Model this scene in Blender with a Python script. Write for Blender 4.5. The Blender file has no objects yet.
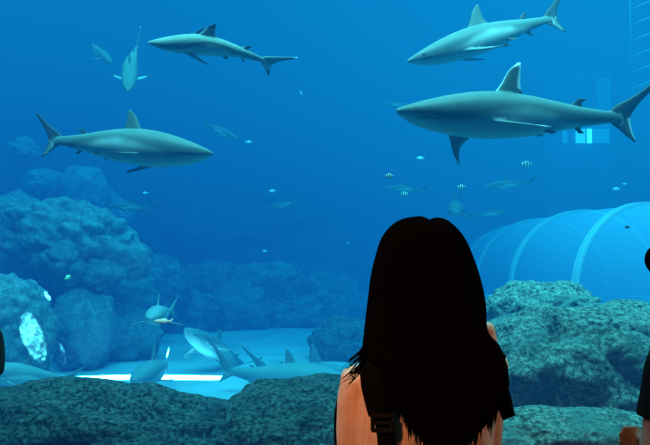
import bpy, bmesh, math, random
import numpy as np
from mathutils import Vector, Matrix, noise
from mathutils.kdtree import KDTree

R = math.radians
scene = bpy.context.scene
COL = scene.collection
random.seed(7)

# ------------------------------------------------------------------ camera
CAM_Z = 1.5
F = 640.0                      # focal length in pixels of a 650 x 445 frame
HORIZON = 248.0                # pixel row of the horizon (camera tilted up a little)
PITCH = math.atan((HORIZON - 222.5) / F)


def at(px, py, Y):
    """World point seen at pixel px,py at world depth Y."""
    cx, cy = (px - 325.0) / F, (222.5 - py) / F
    d = Vector((cx, math.cos(PITCH) - cy * math.sin(PITCH), math.sin(PITCH) + cy * math.cos(PITCH)))
    k = Y / d.y
    return Vector((d.x * k, Y, CAM_Z + d.z * k))


cam_d = bpy.data.cameras.new('camera')
cam = bpy.data.objects.new('camera', cam_d)
COL.objects.link(cam)
cam.location = (0, 0, CAM_Z)
cam.rotation_euler = (math.pi / 2 + PITCH, 0, 0)
cam_d.sensor_width = 36.0
cam_d.lens = 36.0 * F / 650.0
cam_d.clip_start = 0.02
cam_d.clip_end = 200
scene.camera = cam

# ------------------------------------------------------------------ helpers


def tag(o, label=None, cat=None, group=None, kind=None):
    if label: o['label'] = label
    if cat: o['category'] = cat
    if group: o['group'] = group
    if kind: o['kind'] = kind
    return o


def link(name, me, mat=None, parent=None, smooth=True):
    o = bpy.data.objects.new(name, me)
    COL.objects.link(o)
    if mat is not None:
        me.materials.clear()
        me.materials.append(mat)
    if smooth:
        me.polygons.foreach_set('use_smooth', [True] * len(me.polygons))
    if parent is not None:
        o.parent = parent
    return o


def obj(name, bm, mat=None, parent=None, smooth=True):
    me = bpy.data.meshes.new(name)
    bmesh.ops.recalc_face_normals(bm, faces=bm.faces)
    bm.to_mesh(me)
    bm.free()
    return link(name, me, mat, parent, smooth)


def empty(name, loc, parent=None):
    o = bpy.data.objects.new(name, None)
    COL.objects.link(o)
    o.location = loc
    o.empty_display_size = 0.1
    if parent: o.parent = parent
    return o


def add_box(bm, lo, hi):
    v = [bm.verts.new((x, y, z)) for z in (lo[2], hi[2]) for y in (lo[1], hi[1]) for x in (lo[0], hi[0])]
    for f in ((0, 2, 3, 1), (4, 5, 7, 6), (0, 1, 5, 4), (2, 6, 7, 3), (0, 4, 6, 2), (1, 3, 7, 5)):
        bm.faces.new([v[i] for i in f])


def add_loft(bm, rings, cap=True, closed=True):
    """rings: lists of points of equal count."""
    vr = [[bm.verts.new(p) for p in r] for r in rings]
    n = len(vr[0])
    for a, b in zip(vr, vr[1:]):
        for i in range(n if closed else n - 1):
            j = (i + 1) % n
            bm.faces.new((a[i], a[j], b[j], b[i]))
    if cap:
        bm.faces.new(list(reversed(vr[0])))
        bm.faces.new(vr[-1])
    return vr


def frames(pts):
    out = []
    up = None
    for i, p in enumerate(pts):
        t = (pts[min(i + 1, len(pts) - 1)] - pts[max(i - 1, 0)]).normalized()
        if up is None:
            up = Vector((0, 0, 1)) if abs(t.z) < 0.9 else Vector((0, 1, 0))
        a = up.cross(t).normalized()
        up = t.cross(a).normalized()
        out.append((a, up))
    return out


def add_tube(bm, pts, rad, seg=10, flat=1.0):
    pts = [Vector(p) for p in pts]
    if not hasattr(rad, '__len__'): rad = [rad] * len(pts)
    rings = []
    for (a, b), p, r in zip(frames(pts), pts, rad):
        rings.append([p + a * (math.cos(2 * math.pi * k / seg) * r) + b * (math.sin(2 * math.pi * k / seg) * r * flat) for k in range(seg)])
    add_loft(bm, rings)


def catmull(pts, n):
    """Smooth polyline through points (tuples of floats of any length)."""
    P = np.array(pts, float)
    t = np.linspace(0, len(P) - 1, n)
    out = []
    for s in t:
        i = min(int(s), len(P) - 2)
        u = s - i
        p0, p1, p2, p3 = P[max(i - 1, 0)], P[i], P[i + 1], P[min(i + 2, len(P) - 1)]
        out.append(0.5 * (2 * p1 + (p2 - p0) * u + (2 * p0 - 5 * p1 + 4 * p2 - p3) * u * u + (3 * p1 - p0 - 3 * p2 + p3) * u ** 3))
    return out


def add_ball(bm, c, r, seg=16, rings=10):
    m = Matrix.Translation(Vector(c)) @ Matrix.Diagonal((*(r if hasattr(r, '__len__') else (r, r, r)), 1))
    bmesh.ops.create_uvsphere(bm, u_segments=seg, v_segments=rings, radius=1, matrix=m)


def evaluated_mesh(o, name):
    dg = bpy.context.evaluated_depsgraph_get()
    dg.update()
    me = bpy.data.meshes.new_from_object(o.evaluated_get(dg))
    me.name = name
    return me


def remeshed(bm, name, voxel, smooth=4):
    """Fuse everything in bm into one continuous skin."""
    t = obj('temporary', bm)
    m = t.modifiers.new('r', 'REMESH'); m.mode = 'VOXEL'; m.voxel_size = voxel
    if smooth:
        s = t.modifiers.new('s', 'SMOOTH'); s.iterations = smooth; s.factor = 0.5
    me = evaluated_mesh(t, name)
    old = t.data
    bpy.data.objects.remove(t)
    bpy.data.meshes.remove(old)
    return me


# ------------------------------------------------------------------ node helpers
def new_mat(name):
    m = bpy.data.materials.new(name)
    m.use_nodes = True
    nt = m.node_tree
    nt.nodes.clear()
    out = nt.nodes.new('ShaderNodeOutputMaterial')
    return m, nt, out


def N(nt, typ, **kw):
    n = nt.nodes.new(typ)
    for k, v in kw.items():
        if k == 'inp':
            for a, b in v.items(): n.inputs[a].default_value = b
        else:
            setattr(n, k, v)
    return n


def L(nt, a, b):
    nt.links.new(a, b)


def math_(nt, op, a, b=None, c=None, clamp=False):
    n = nt.nodes.new('ShaderNodeMath')
    n.operation = op
    n.use_clamp = clamp
    for i, v in enumerate((a, b, c)):
        if v is None: continue
        if isinstance(v, (int, float)): n.inputs[i].default_value = v
        else: nt.links.new(v, n.inputs[i])
    return n.outputs[0]


def maprange(nt, v, a, b, c=0.0, d=1.0, smooth=True):
    n = nt.nodes.new('ShaderNodeMapRange')
    n.interpolation_type = 'SMOOTHSTEP' if smooth else 'LINEAR'
    n.clamp = True
    nt.links.new(v, n.inputs[0])
    for i, x in enumerate((a, b, c, d)): n.inputs[i + 1].default_value = x
    return n.outputs[0]


def mixc(nt, fac, a, b, mode='MIX'):
    n = nt.nodes.new('ShaderNodeMix')
    n.data_type = 'RGBA'
    n.blend_type = mode
    for i, v in ((0, fac), (6, a), (7, b)):
        if isinstance(v, (int, float)): n.inputs[i].default_value = v
        elif isinstance(v, tuple): n.inputs[i].default_value = (*v, 1)
        else: nt.links.new(v, n.inputs[i])
    return n.outputs[2]


def plain(name, col, rough=0.6, metal=0.0, spec=0.3, noise_scale=None, amt=0.25, bump=0.0):
    m, nt, out = new_mat(name)
    p = N(nt, 'ShaderNodeBsdfPrincipled', inp={'Base Color': (*col, 1), 'Roughness': rough, 'Metallic': metal, 'Specular IOR Level': spec})
    L(nt, p.outputs[0], out.inputs[0])
    if noise_scale:
        tc = N(nt, 'ShaderNodeTexCoord')
        nz = N(nt, 'ShaderNodeTexNoise', inp={'Scale': noise_scale, 'Detail': 5.0})
        L(nt, tc.outputs['Object'], nz.inputs[0])
        c = mixc(nt, maprange(nt, nz.outputs[0], 0.3, 0.7), tuple(x * (1 - amt) for x in col), tuple(min(1, x * (1 + amt)) for x in col))
        L(nt, c, p.inputs['Base Color'])
        if bump:
            b = N(nt, 'ShaderNodeBump', inp={'Strength': bump, 'Distance': 0.01})
            L(nt, nz.outputs[0], b.inputs['Height'])
            L(nt, b.outputs[0], p.inputs['Normal'])
    return m


def rock_mat(name, dark, light, algae, scale=6.0, bump=0.6):
    m, nt, out = new_mat(name)
    p = N(nt, 'ShaderNodeBsdfPrincipled', inp={'Roughness': 0.9, 'Specular IOR Level': 0.1})
    L(nt, p.outputs[0], out.inputs[0])
    geo = N(nt, 'ShaderNodeNewGeometry')
    n1 = N(nt, 'ShaderNodeTexNoise', inp={'Scale': scale * 0.35, 'Detail': 6.0, 'Roughness': 0.6})
    n2 = N(nt, 'ShaderNodeTexNoise', inp={'Scale': scale * 3.2, 'Detail': 8.0, 'Roughness': 0.72})
    vo = N(nt, 'ShaderNodeTexVoronoi', inp={'Scale': scale * 3.0})
    for n in (n1, n2, vo): L(nt, geo.outputs['Position'], n.inputs['Vector'])
    c = mixc(nt, maprange(nt, n2.outputs[0], 0.36, 0.66), dark, light)
    c = mixc(nt, maprange(nt, n1.outputs[0], 0.5, 0.68, 0.0, 0.8), c, algae)
    c = mixc(nt, maprange(nt, vo.outputs['Distance'], 0.05, 0.3, 0.55, 0.0), c, dark)
    L(nt, c, p.inputs['Base Color'])
    h = math_(nt, 'ADD', n2.outputs[0], math_(nt, 'MULTIPLY', vo.outputs['Distance'], 0.5))
    b = N(nt, 'ShaderNodeBump', inp={'Strength': bump, 'Distance': 0.05})
    L(nt, h, b.inputs['Height'])
    L(nt, b.outputs[0], p.inputs['Normal'])
    return m


# ------------------------------------------------------------------ the setting
X0, X1, Y0, Y1, ZF, ZT = -10.0, 12.0, 2.32, 19.0, -0.1, 9.0

# water: absorbs (red first); emission stands in for scattered light, brighter towards the surface
m_water, nt, out = new_mat('aquarium_water')
geo = N(nt, 'ShaderNodeNewGeometry')
sep = N(nt, 'ShaderNodeSeparateXYZ')
L(nt, geo.outputs['Position'], sep.inputs[0])
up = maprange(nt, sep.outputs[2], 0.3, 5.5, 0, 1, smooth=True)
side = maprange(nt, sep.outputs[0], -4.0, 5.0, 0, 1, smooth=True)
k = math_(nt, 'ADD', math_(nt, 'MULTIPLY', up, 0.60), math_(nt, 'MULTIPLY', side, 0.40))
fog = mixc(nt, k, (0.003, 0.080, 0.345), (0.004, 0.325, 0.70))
DENS = 0.150
vabs = N(nt, 'ShaderNodeVolumeAbsorption', inp={'Color': (0.0, 0.93, 0.98, 1), 'Density': DENS * 1.3})
# extinction = density * (1 - colour): a neutral floor is added by a second absorber
vab2 = N(nt, 'ShaderNodeVolumeAbsorption', inp={'Color': (0, 0, 0, 1), 'Density': DENS})
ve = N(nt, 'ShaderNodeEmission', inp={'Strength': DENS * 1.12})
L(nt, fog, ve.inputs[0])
ad1 = N(nt, 'ShaderNodeAddShader'); ad2 = N(nt, 'ShaderNodeAddShader')
L(nt, vabs.outputs[0], ad1.inputs[0]); L(nt, vab2.outputs[0], ad1.inputs[1])
L(nt, ad1.outputs[0], ad2.inputs[0]); L(nt, ve.outputs[0], ad2.inputs[1])
L(nt, ad2.outputs[0], out.inputs['Volume'])
m_water.cycles.volume_step_rate = 1.0

bm = bmesh.new(); add_box(bm, (X0, Y0, ZF - 0.3), (X1, Y1 - 0.02, ZT))
tag(obj('water', bm, m_water, smooth=False), 'clear blue water filling the whole aquarium tank', kind='structure')

# acrylic viewing pane
m_pane, nt, out = new_mat('clear_acrylic')
tr = N(nt, 'ShaderNodeBsdfTransparent', inp={'Color': (0.985, 0.995, 1.0, 1)})
L(nt, tr.outputs[0], out.inputs[0])
bm = bmesh.new(); add_box(bm, (-7, 2.2, 0.35), (7, 2.3, 6.0))
tag(obj('window_1', bm, m_pane, smooth=False), 'huge clear acrylic viewing window of the aquarium', kind='structure')

m_hall = plain('dark_hall_paint', (0.02, 0.022, 0.028), 0.9, noise_scale=3)
m_carpet = plain('dark_carpet', (0.025, 0.022, 0.025), 0.95, noise_scale=60, bump=0.3)
for nm, lo, hi, mt in (
        ('floor', (-7, -5, -0.12), (7, 2.32, 0.0), m_carpet),
        ('wall_front', (-7, 2.18, 0.0), (7, 2.32, 0.35), m_hall),
        ('trim_1', (-7, 2.12, 0.33), (7, 2.2, 0.39), m_hall)):
    bm = bmesh.new(); add_box(bm, lo, hi)
    tag(obj(nm, bm, mt, smooth=False), kind='structure')

m_wall = rock_mat('tank_wall_paint', (0.01, 0.03, 0.05), (0.03, 0.08, 0.12), (0.02, 0.06, 0.09), 1.2, 0.2)
for nm, lo, hi in (
        ('wall_back', (X0, Y1, ZF), (X1, Y1 + 0.2, ZT)),
        ('wall_left', (X0 - 0.2, Y0, ZF), (X0, Y1, ZT)),
        ('wall_right', (X1, Y0, ZF), (X1 + 0.2, Y1, ZT))):
    bm = bmesh.new(); add_box(bm, lo, hi)
    tag(obj(nm, bm, m_wall, smooth=False), kind='structure')

# sand bed
m_sand, nt, out = new_mat('pale_sand')
p = N(nt, 'ShaderNodeBsdfPrincipled', inp={'Roughness': 0.95, 'Specular IOR Level': 0.05})
geo = N(nt, 'ShaderNodeNewGeometry')
nz = N(nt, 'ShaderNodeTexNoise', inp={'Scale': 1.3, 'Detail': 5.0})
nz2 = N(nt, 'ShaderNodeTexNoise', inp={'Scale': 60.0, 'Detail': 3.0})
L(nt, geo.outputs['Position'], nz.inputs[0]); L(nt, geo.outputs['Position'], nz2.inputs[0])
c = mixc(nt, maprange(nt, nz.outputs[0], 0.35, 0.65), (0.40, 0.43, 0.47), (0.53, 0.56, 0.60))
L(nt, c, p.inputs['Base Color'])
b = N(nt, 'ShaderNodeBump', inp={'Strength': 0.3, 'Distance': 0.02}); L(nt, nz2.outputs[0], b.inputs['Height']); L(nt, b.outputs[0], p.inputs['Normal'])
L(nt, p.outputs[0], out.inputs[0])
bm = bmesh.new()
nx, ny = 90, 70
vs = [[bm.verts.new((X0 + (X1 - X0) * i / nx, Y0 + (Y1 - Y0) * j / ny,
       ZF + 0.05 * noise.noise(Vector((i * 0.13, j * 0.13, 3))) + 0.012 * math.sin(j * 1.9 + 2 * noise.noise(Vector((i * .2, j * .1, 0)))))) for i in range(nx + 1)] for j in range(ny + 1)]
for j in range(ny):
    for i in range(nx):
        bm.faces.new((vs[j][i], vs[j][i + 1], vs[j + 1][i + 1], vs[j + 1][i]))
tag(obj('sand_ground', bm, m_sand), 'pale sand bed on the floor of the tank', kind='structure')

# ------------------------------------------------------------------ rocks
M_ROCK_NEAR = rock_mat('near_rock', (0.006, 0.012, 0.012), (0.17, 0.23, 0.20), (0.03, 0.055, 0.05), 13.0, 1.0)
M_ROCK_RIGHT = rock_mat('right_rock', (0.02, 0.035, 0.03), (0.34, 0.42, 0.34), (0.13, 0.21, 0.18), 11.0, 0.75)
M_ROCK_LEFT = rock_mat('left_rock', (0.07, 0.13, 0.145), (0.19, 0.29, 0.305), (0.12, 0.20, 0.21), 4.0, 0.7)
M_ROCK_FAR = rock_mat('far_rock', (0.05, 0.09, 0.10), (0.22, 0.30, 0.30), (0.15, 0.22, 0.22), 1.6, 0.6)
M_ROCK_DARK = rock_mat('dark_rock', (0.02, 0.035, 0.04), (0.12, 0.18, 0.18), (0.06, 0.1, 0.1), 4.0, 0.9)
rocks = []


def rock(c, r, mat, label, seed, rot=0.0, tilt=0.0, amp=0.22, freq=1.3, sub=5, ridge=0.25, cat='rock', group=None, name='boulder', box=0.0, rooted=True):
    bm = bmesh.new()
    bmesh.ops.create_icosphere(bm, subdivisions=sub, radius=1.0)
    off = Vector((seed * 7.3, seed * 3.1, seed * 5.7))
    for v in bm.verts:
        d = v.co.normalized()
        s = 1.0
        if box:   # squarer, slab-like shape
            s = 1.0 / (sum(abs(x) ** (2 + box) for x in d) ** (1 / (2 + box)))
        q = d * freq + off
        n = noise.fractal(q, 0.9, 2.0, 5)
        rg = 1.0 - abs(noise.noise(q * 1.7 + Vector((9, 2, 4))) * 2)
        h = amp * n - ridge * amp * max(0, rg) ** 3 + 0.05 * amp * noise.noise(d * freq * 14 + off)
        v.co = d * s * (1 + h)
    M = Matrix.Rotation(rot, 4, 'Z') @ Matrix.Rotation(tilt, 4, 'Y') @ Matrix.Diagonal((*r, 1))
    for v in bm.verts: v.co = M @ v.co
    if rooted:        # the underside runs down to the sand
        low = -min(v.co.z for v in bm.verts); need = c.z - (ZF - 0.06)
        if need > low:
            for v in bm.verts:
                if v.co.z < 0: v.co.z *= need / low
    o = obj(name, bm, mat)
    o.location = c
    tag(o, label, cat, group)
    rocks.append(o)
    return o


# front ledge just behind the window
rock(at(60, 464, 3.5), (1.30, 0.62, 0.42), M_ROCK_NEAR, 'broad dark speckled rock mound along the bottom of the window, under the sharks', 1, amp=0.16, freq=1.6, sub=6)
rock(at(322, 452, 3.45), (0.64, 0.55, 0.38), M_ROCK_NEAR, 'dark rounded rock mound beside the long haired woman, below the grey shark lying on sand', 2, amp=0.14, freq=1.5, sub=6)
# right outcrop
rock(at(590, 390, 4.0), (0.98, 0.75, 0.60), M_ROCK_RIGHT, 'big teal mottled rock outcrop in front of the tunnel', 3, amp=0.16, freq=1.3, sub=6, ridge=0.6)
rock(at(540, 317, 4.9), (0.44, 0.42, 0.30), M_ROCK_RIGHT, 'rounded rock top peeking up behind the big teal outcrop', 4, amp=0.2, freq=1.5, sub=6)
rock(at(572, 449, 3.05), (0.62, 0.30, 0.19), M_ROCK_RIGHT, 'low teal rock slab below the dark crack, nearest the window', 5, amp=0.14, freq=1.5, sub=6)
# middle rock on the sand
rock(at(346, 350, 9.3), (0.56, 0.5, 0.47), M_ROCK_DARK, 'dark round boulder on the sand behind the woman', 6, amp=0.2, freq=1.4)
# left formation
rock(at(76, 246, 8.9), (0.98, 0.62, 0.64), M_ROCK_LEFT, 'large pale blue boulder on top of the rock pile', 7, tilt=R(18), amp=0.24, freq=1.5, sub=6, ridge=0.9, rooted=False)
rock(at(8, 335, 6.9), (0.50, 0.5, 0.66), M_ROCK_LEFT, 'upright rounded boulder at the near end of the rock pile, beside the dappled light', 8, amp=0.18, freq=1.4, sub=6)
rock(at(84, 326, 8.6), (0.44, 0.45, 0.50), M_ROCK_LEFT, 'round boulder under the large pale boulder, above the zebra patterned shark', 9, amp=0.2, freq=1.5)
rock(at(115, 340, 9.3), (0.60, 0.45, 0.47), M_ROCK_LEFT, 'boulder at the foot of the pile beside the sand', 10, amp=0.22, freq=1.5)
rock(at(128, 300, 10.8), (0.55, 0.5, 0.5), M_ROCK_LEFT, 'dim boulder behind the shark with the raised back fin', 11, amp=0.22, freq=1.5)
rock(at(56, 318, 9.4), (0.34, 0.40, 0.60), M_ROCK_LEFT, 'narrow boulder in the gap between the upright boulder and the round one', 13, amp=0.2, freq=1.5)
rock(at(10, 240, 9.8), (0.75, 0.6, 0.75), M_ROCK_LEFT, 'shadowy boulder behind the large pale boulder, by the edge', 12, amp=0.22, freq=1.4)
# far rockwork
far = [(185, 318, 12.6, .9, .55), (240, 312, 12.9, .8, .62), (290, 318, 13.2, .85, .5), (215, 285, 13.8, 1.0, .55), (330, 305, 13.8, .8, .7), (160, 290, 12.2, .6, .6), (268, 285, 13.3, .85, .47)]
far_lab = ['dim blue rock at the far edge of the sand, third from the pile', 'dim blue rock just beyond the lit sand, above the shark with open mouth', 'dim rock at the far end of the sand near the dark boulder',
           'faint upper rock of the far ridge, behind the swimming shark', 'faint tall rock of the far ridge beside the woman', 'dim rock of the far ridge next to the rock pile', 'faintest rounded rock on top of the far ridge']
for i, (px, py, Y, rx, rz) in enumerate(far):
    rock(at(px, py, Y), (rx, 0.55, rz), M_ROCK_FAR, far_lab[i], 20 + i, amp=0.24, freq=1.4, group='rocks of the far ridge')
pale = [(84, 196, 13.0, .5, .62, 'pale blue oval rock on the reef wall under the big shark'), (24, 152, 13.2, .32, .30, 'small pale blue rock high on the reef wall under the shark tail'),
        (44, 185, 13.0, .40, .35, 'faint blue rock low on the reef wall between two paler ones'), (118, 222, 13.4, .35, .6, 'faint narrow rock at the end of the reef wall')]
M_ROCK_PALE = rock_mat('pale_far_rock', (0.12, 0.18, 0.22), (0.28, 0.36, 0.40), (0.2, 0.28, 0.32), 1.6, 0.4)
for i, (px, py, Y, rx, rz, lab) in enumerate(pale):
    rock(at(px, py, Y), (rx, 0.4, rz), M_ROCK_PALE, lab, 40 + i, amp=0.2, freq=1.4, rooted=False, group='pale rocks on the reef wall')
# reef wall rising behind, dark
bm = bmesh.new()
nx, nz_ = 70, 40
prof = lambda x: float(np.interp(x, [-10, -6, -4.4, -3, -1.8, -0.6, 0.4, 1.4], [4.4, 3.9, 3.6, 3.1, 3.0, 2.7, 2.2, 0.6]))
vs = []
for j in range(nz_ + 1):
    row = []
    for i in range(nx + 1):
        x = -9.9 + 11.3 * i / nx
        top = prof(x) + 0.35 * noise.fractal(Vector((x * .9, 1, 5)), 1, 2, 4)
        z = ZF - 0.05 + (top - ZF) * j / nz_
        y = 14.6 + 1.2 * (j / nz_) ** 1.5 + 0.5 * noise.fractal(Vector((x * .7, z * .9, 2)), 1, 2, 4)
        row.append(bm.verts.new((x, y, z)))
    row.append(None)
    vs.append(row)
for j in range(nz_):
    for i in range(nx):
        bm.faces.new((vs[j][i], vs[j][i + 1], vs[j + 1][i + 1], vs[j + 1][i]))
# close it at the top and behind
top = vs[nz_][:-1]; back = [bm.verts.new((v.co.x, 17.4, v.co.z - 0.1)) for v in top]; foot = [bm.verts.new((v.co.x, 17.6, ZF - .05)) for v in top]
for a, b in ((top, back), (back, foot)):
    for i in range(nx): bm.faces.new((a[i], a[i + 1], b[i + 1], b[i]))
tag(obj('reef_wall', bm, M_ROCK_DARK), 'dark artificial reef wall rising behind the far ridge', kind='structure')


# keep piled rocks from passing through each other
def carve(a, b, grow=1.012):
    """Cut rock b (slightly grown) out of rock a."""
    la, ha = bounds(a); lb, hb = bounds(b)
    if any(min(ha[i], hb[i]) <= max(la[i], lb[i]) for i in range(3)): return
    t = b.copy(); COL.objects.link(t); t.scale = (grow,) * 3
    m = a.modifiers.new('b', 'BOOLEAN'); m.operation = 'DIFFERENCE'; m.object = t; m.solver = 'EXACT'
    me = evaluated_mesh(a, a.data.name)
    a.modifiers.clear()
    if len(me.polygons) > 50:
        a.data = me
        me.polygons.foreach_set('use_smooth', [True] * len(me.polygons))
    bpy.data.objects.remove(t)


def bounds(o):
    ps = [o.matrix_basis @ Vector(c) for c in o.bound_box]
    return [min(p[i] for p in ps) for i in range(3)], [max(p[i] for p in ps) for i in range(3)]


bpy.context.view_layer.update()
order = sorted(rocks, key=lambda o: -o.location.y)      # the nearer rock keeps its shape
for i, a in enumerate(order):
    for b_ in order[i + 1:]:
        carve(a, b_)

# ------------------------------------------------------------------ sharks
def shark_mat(name, back, belly, line=0.0, soft=0.018, stripe=0.0):
    m, nt, out = new_mat(name)
    p = N(nt, 'ShaderNodeBsdfPrincipled', inp={'Roughness': 0.48, 'Specular IOR Level': 0.12})
    L(nt, p.outputs[0], out.inputs[0])
    at_ = N(nt, 'ShaderNodeAttribute', attribute_name='rest')
    mk = N(nt, 'ShaderNodeAttribute', attribute_name='mark')
    s = N(nt, 'ShaderNodeSeparateXYZ'); L(nt, at_.outputs['Vector'], s.inputs[0])
    u, y, z = s.outputs
    ms = N(nt, 'ShaderNodeSeparateColor'); L(nt, mk.outputs['Color'], ms.inputs[0])
    nz = N(nt, 'ShaderNodeTexNoise', inp={'Scale': 14.0, 'Detail': 4.0}); L(nt, at_.outputs['Vector'], nz.inputs[0])
    wob = math_(nt, 'MULTIPLY', math_(nt, 'SUBTRACT', nz.outputs[0], 0.5), 0.02)
    # the border between grey back and white belly drops from the snout, rises over the flank
    bord = math_(nt, 'ADD', math_(nt, 'MULTIPLY', math_(nt, 'SINE', math_(nt, 'ADD', math_(nt, 'MULTIPLY', u, 12.0), 2.6)), 0.020), line - 0.014)
    zz = math_(nt, 'SUBTRACT', math_(nt, 'ADD', z, wob), bord)
    f = maprange(nt, zz, -soft, soft)
    c = mixc(nt, f, belly, back)
    c = mixc(nt, maprange(nt, nz.outputs[0], 0.4, 0.75, 0.0, 0.25), c, tuple(min(1, x * 1.5) for x in back))
    if stripe:   # dusky band running along the flank
        bz = math_(nt, 'ABSOLUTE', math_(nt, 'SUBTRACT', zz, 0.020))
        bm_ = math_(nt, 'MULTIPLY', maprange(nt, bz, 0.004, 0.014, 1.0, 0.0), math_(nt, 'MULTIPLY', maprange(nt, u, 0.24, 0.32), maprange(nt, u, 0.55, 0.66, 1.0, 0.0)))
        c = mixc(nt, math_(nt, 'MULTIPLY', bm_, stripe), c, (0.015, 0.022, 0.025))
    # gill slits: five slanted dark lines on each side of the head
    uu = math_(nt, 'ADD', u, math_(nt, 'MULTIPLY', z, 0.25))
    ph = math_(nt, 'FRACT', math_(nt, 'DIVIDE', math_(nt, 'SUBTRACT', uu, 0.186), 0.0125))
    ln = maprange(nt, math_(nt, 'ABSOLUTE', math_(nt, 'SUBTRACT', ph, 0.5)), 0.08, 0.24, 1.0, 0.0)
    inn = math_(nt, 'MULTIPLY', math_(nt, 'GREATER_THAN', uu, 0.186), math_(nt, 'LESS_THAN', uu, 0.2485))
    zin = math_(nt, 'MULTIPLY', maprange(nt, z, -0.034, -0.028), maprange(nt, z, 0.018, 0.026, 1.0, 0.0))
    gill = math_(nt, 'MULTIPLY', math_(nt, 'MULTIPLY', ln, inn), math_(nt, 'MULTIPLY', zin, 0.30))
    # mouth: a curved line under the snout
    zm = math_(nt, 'ADD', -0.026, math_(nt, 'MULTIPLY', math_(nt, 'POWER', math_(nt, 'ABSOLUTE', math_(nt, 'SUBTRACT', u, 0.078)), 1.0), -0.10))
    dm = math_(nt, 'ABSOLUTE', math_(nt, 'SUBTRACT', z, zm))
    mo = math_(nt, 'MULTIPLY', maprange(nt, dm, 0.0015, 0.005, 1.0, 0.0), math_(nt, 'MULTIPLY', math_(nt, 'GREATER_THAN', u, 0.066), math_(nt, 'LESS_THAN', u, 0.128)))
    dark = math_(nt, 'MAXIMUM', gill, math_(nt, 'MULTIPLY', mo, 0.6))
    dark = math_(nt, 'MULTIPLY', dark, math_(nt, 'SUBTRACT', 1.0, ms.outputs[2]))
    finc = mixc(nt, 0.5, belly, back)
    c = mixc(nt, math_(nt, 'MULTIPLY', ms.outputs[2], 0.75), c, tuple(x * 0.9 for x in back))
    c = mixc(nt, dark, c, (0.01, 0.015, 0.02))
    c = mixc(nt, ms.outputs[0], c, (0.008, 0.012, 0.016))
    c = mixc(nt, ms.outputs[1], c, (0.75, 0.85, 0.85))
    L(nt, c, p.inputs['Base Color'])
    return m


M_SHARK = shark_mat('grey_shark_skin', (0.070, 0.105, 0.095), (0.34, 0.41, 0.385))
M_SHARK_TIP = shark_mat('blacktip_skin', (0.085, 0.125, 0.105), (0.36, 0.42, 0.38), stripe=.8)
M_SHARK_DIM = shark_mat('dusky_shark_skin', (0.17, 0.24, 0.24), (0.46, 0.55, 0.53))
M_EYE = plain('shark_eye', (0.01, 0.012, 0.014), 0.15, spec=0.6)

UB = np.array([0, .012, .03, .06, .10, .15, .20, .27, .34, .42, .50, .58, .66, .72, .77, .81, .835])
HW = np.array([.004, .017, .029, .043, .055, .063, .068, .073, .074, .071, .063, .050, .034, .023, .0155, .012, .007])
ZT_ = np.array([.003, .010, .017, .026, .038, .050, .060, .070, .074, .071, .062, .049, .036, .028, .022, .020, .012])
ZB_ = np.array([.003, .011, .020, .034, .046, .056, .064, .072, .074, .071, .063, .050, .035, .026, .020, .017, .010])


def fin(root, span, chord, length, lead, trail, thick, n=12, mark=None):
    """A foil: root point, span and chord unit vectors; lead/trail give chordwise positions over the span 0..1. Returns (bmesh, [(point, mark)])."""
    bm = bmesh.new()
    root, span, chord = Vector(root), Vector(span).normalized(), Vector(chord)
    chord = (chord - span * chord.dot(span)).normalized()
    nrm = chord.cross(span).normalized()
    us = [0.0, .04, .12, .28, .5, .75, .93, 1.0]
    th = [.12, .55, .85, 1.0, .85, .5, .2, .06]
    pts, rings = [], []
    sl = np.linspace(0, 1, len(lead))
    for i in range(n + 1):
        s = (i / n) ** 0.9
        l = catm1(lead, s); t = catm1(trail, s)
        if t - l < 0.004: t = l + 0.004
        w = thick * (1 - 0.86 * s)
        ring = []
        idx = [(q, 1) for q in range(8)] + [(q, -1) for q in range(6, 0, -1)]
        for q, sg in idx:
            P = root + span * (length * s) + chord * (l + (t - l) * us[q]) + nrm * (sg * w * th[q])
            ring.append(P)
            pts.append((P.copy(), mark(s, us[q]) if mark else (0, 0, 1)))
        rings.append(ring)
    add_loft(bm, rings)
    return bm, pts


def catm1(a, s):
    P = a; k = len(P) - 1; t = s * k; i = min(int(t), k - 1); u = t - i
    p0, p1, p2, p3 = P[max(i - 1, 0)], P[i], P[i + 1], P[min(i + 2, k)]
    return 0.5 * (2 * p1 + (p2 - p0) * u + (2 * p0 - 5 * p1 + 4 * p2 - p3) * u * u + (3 * p1 - p0 - 3 * p2 + p3) * u ** 3)


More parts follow.
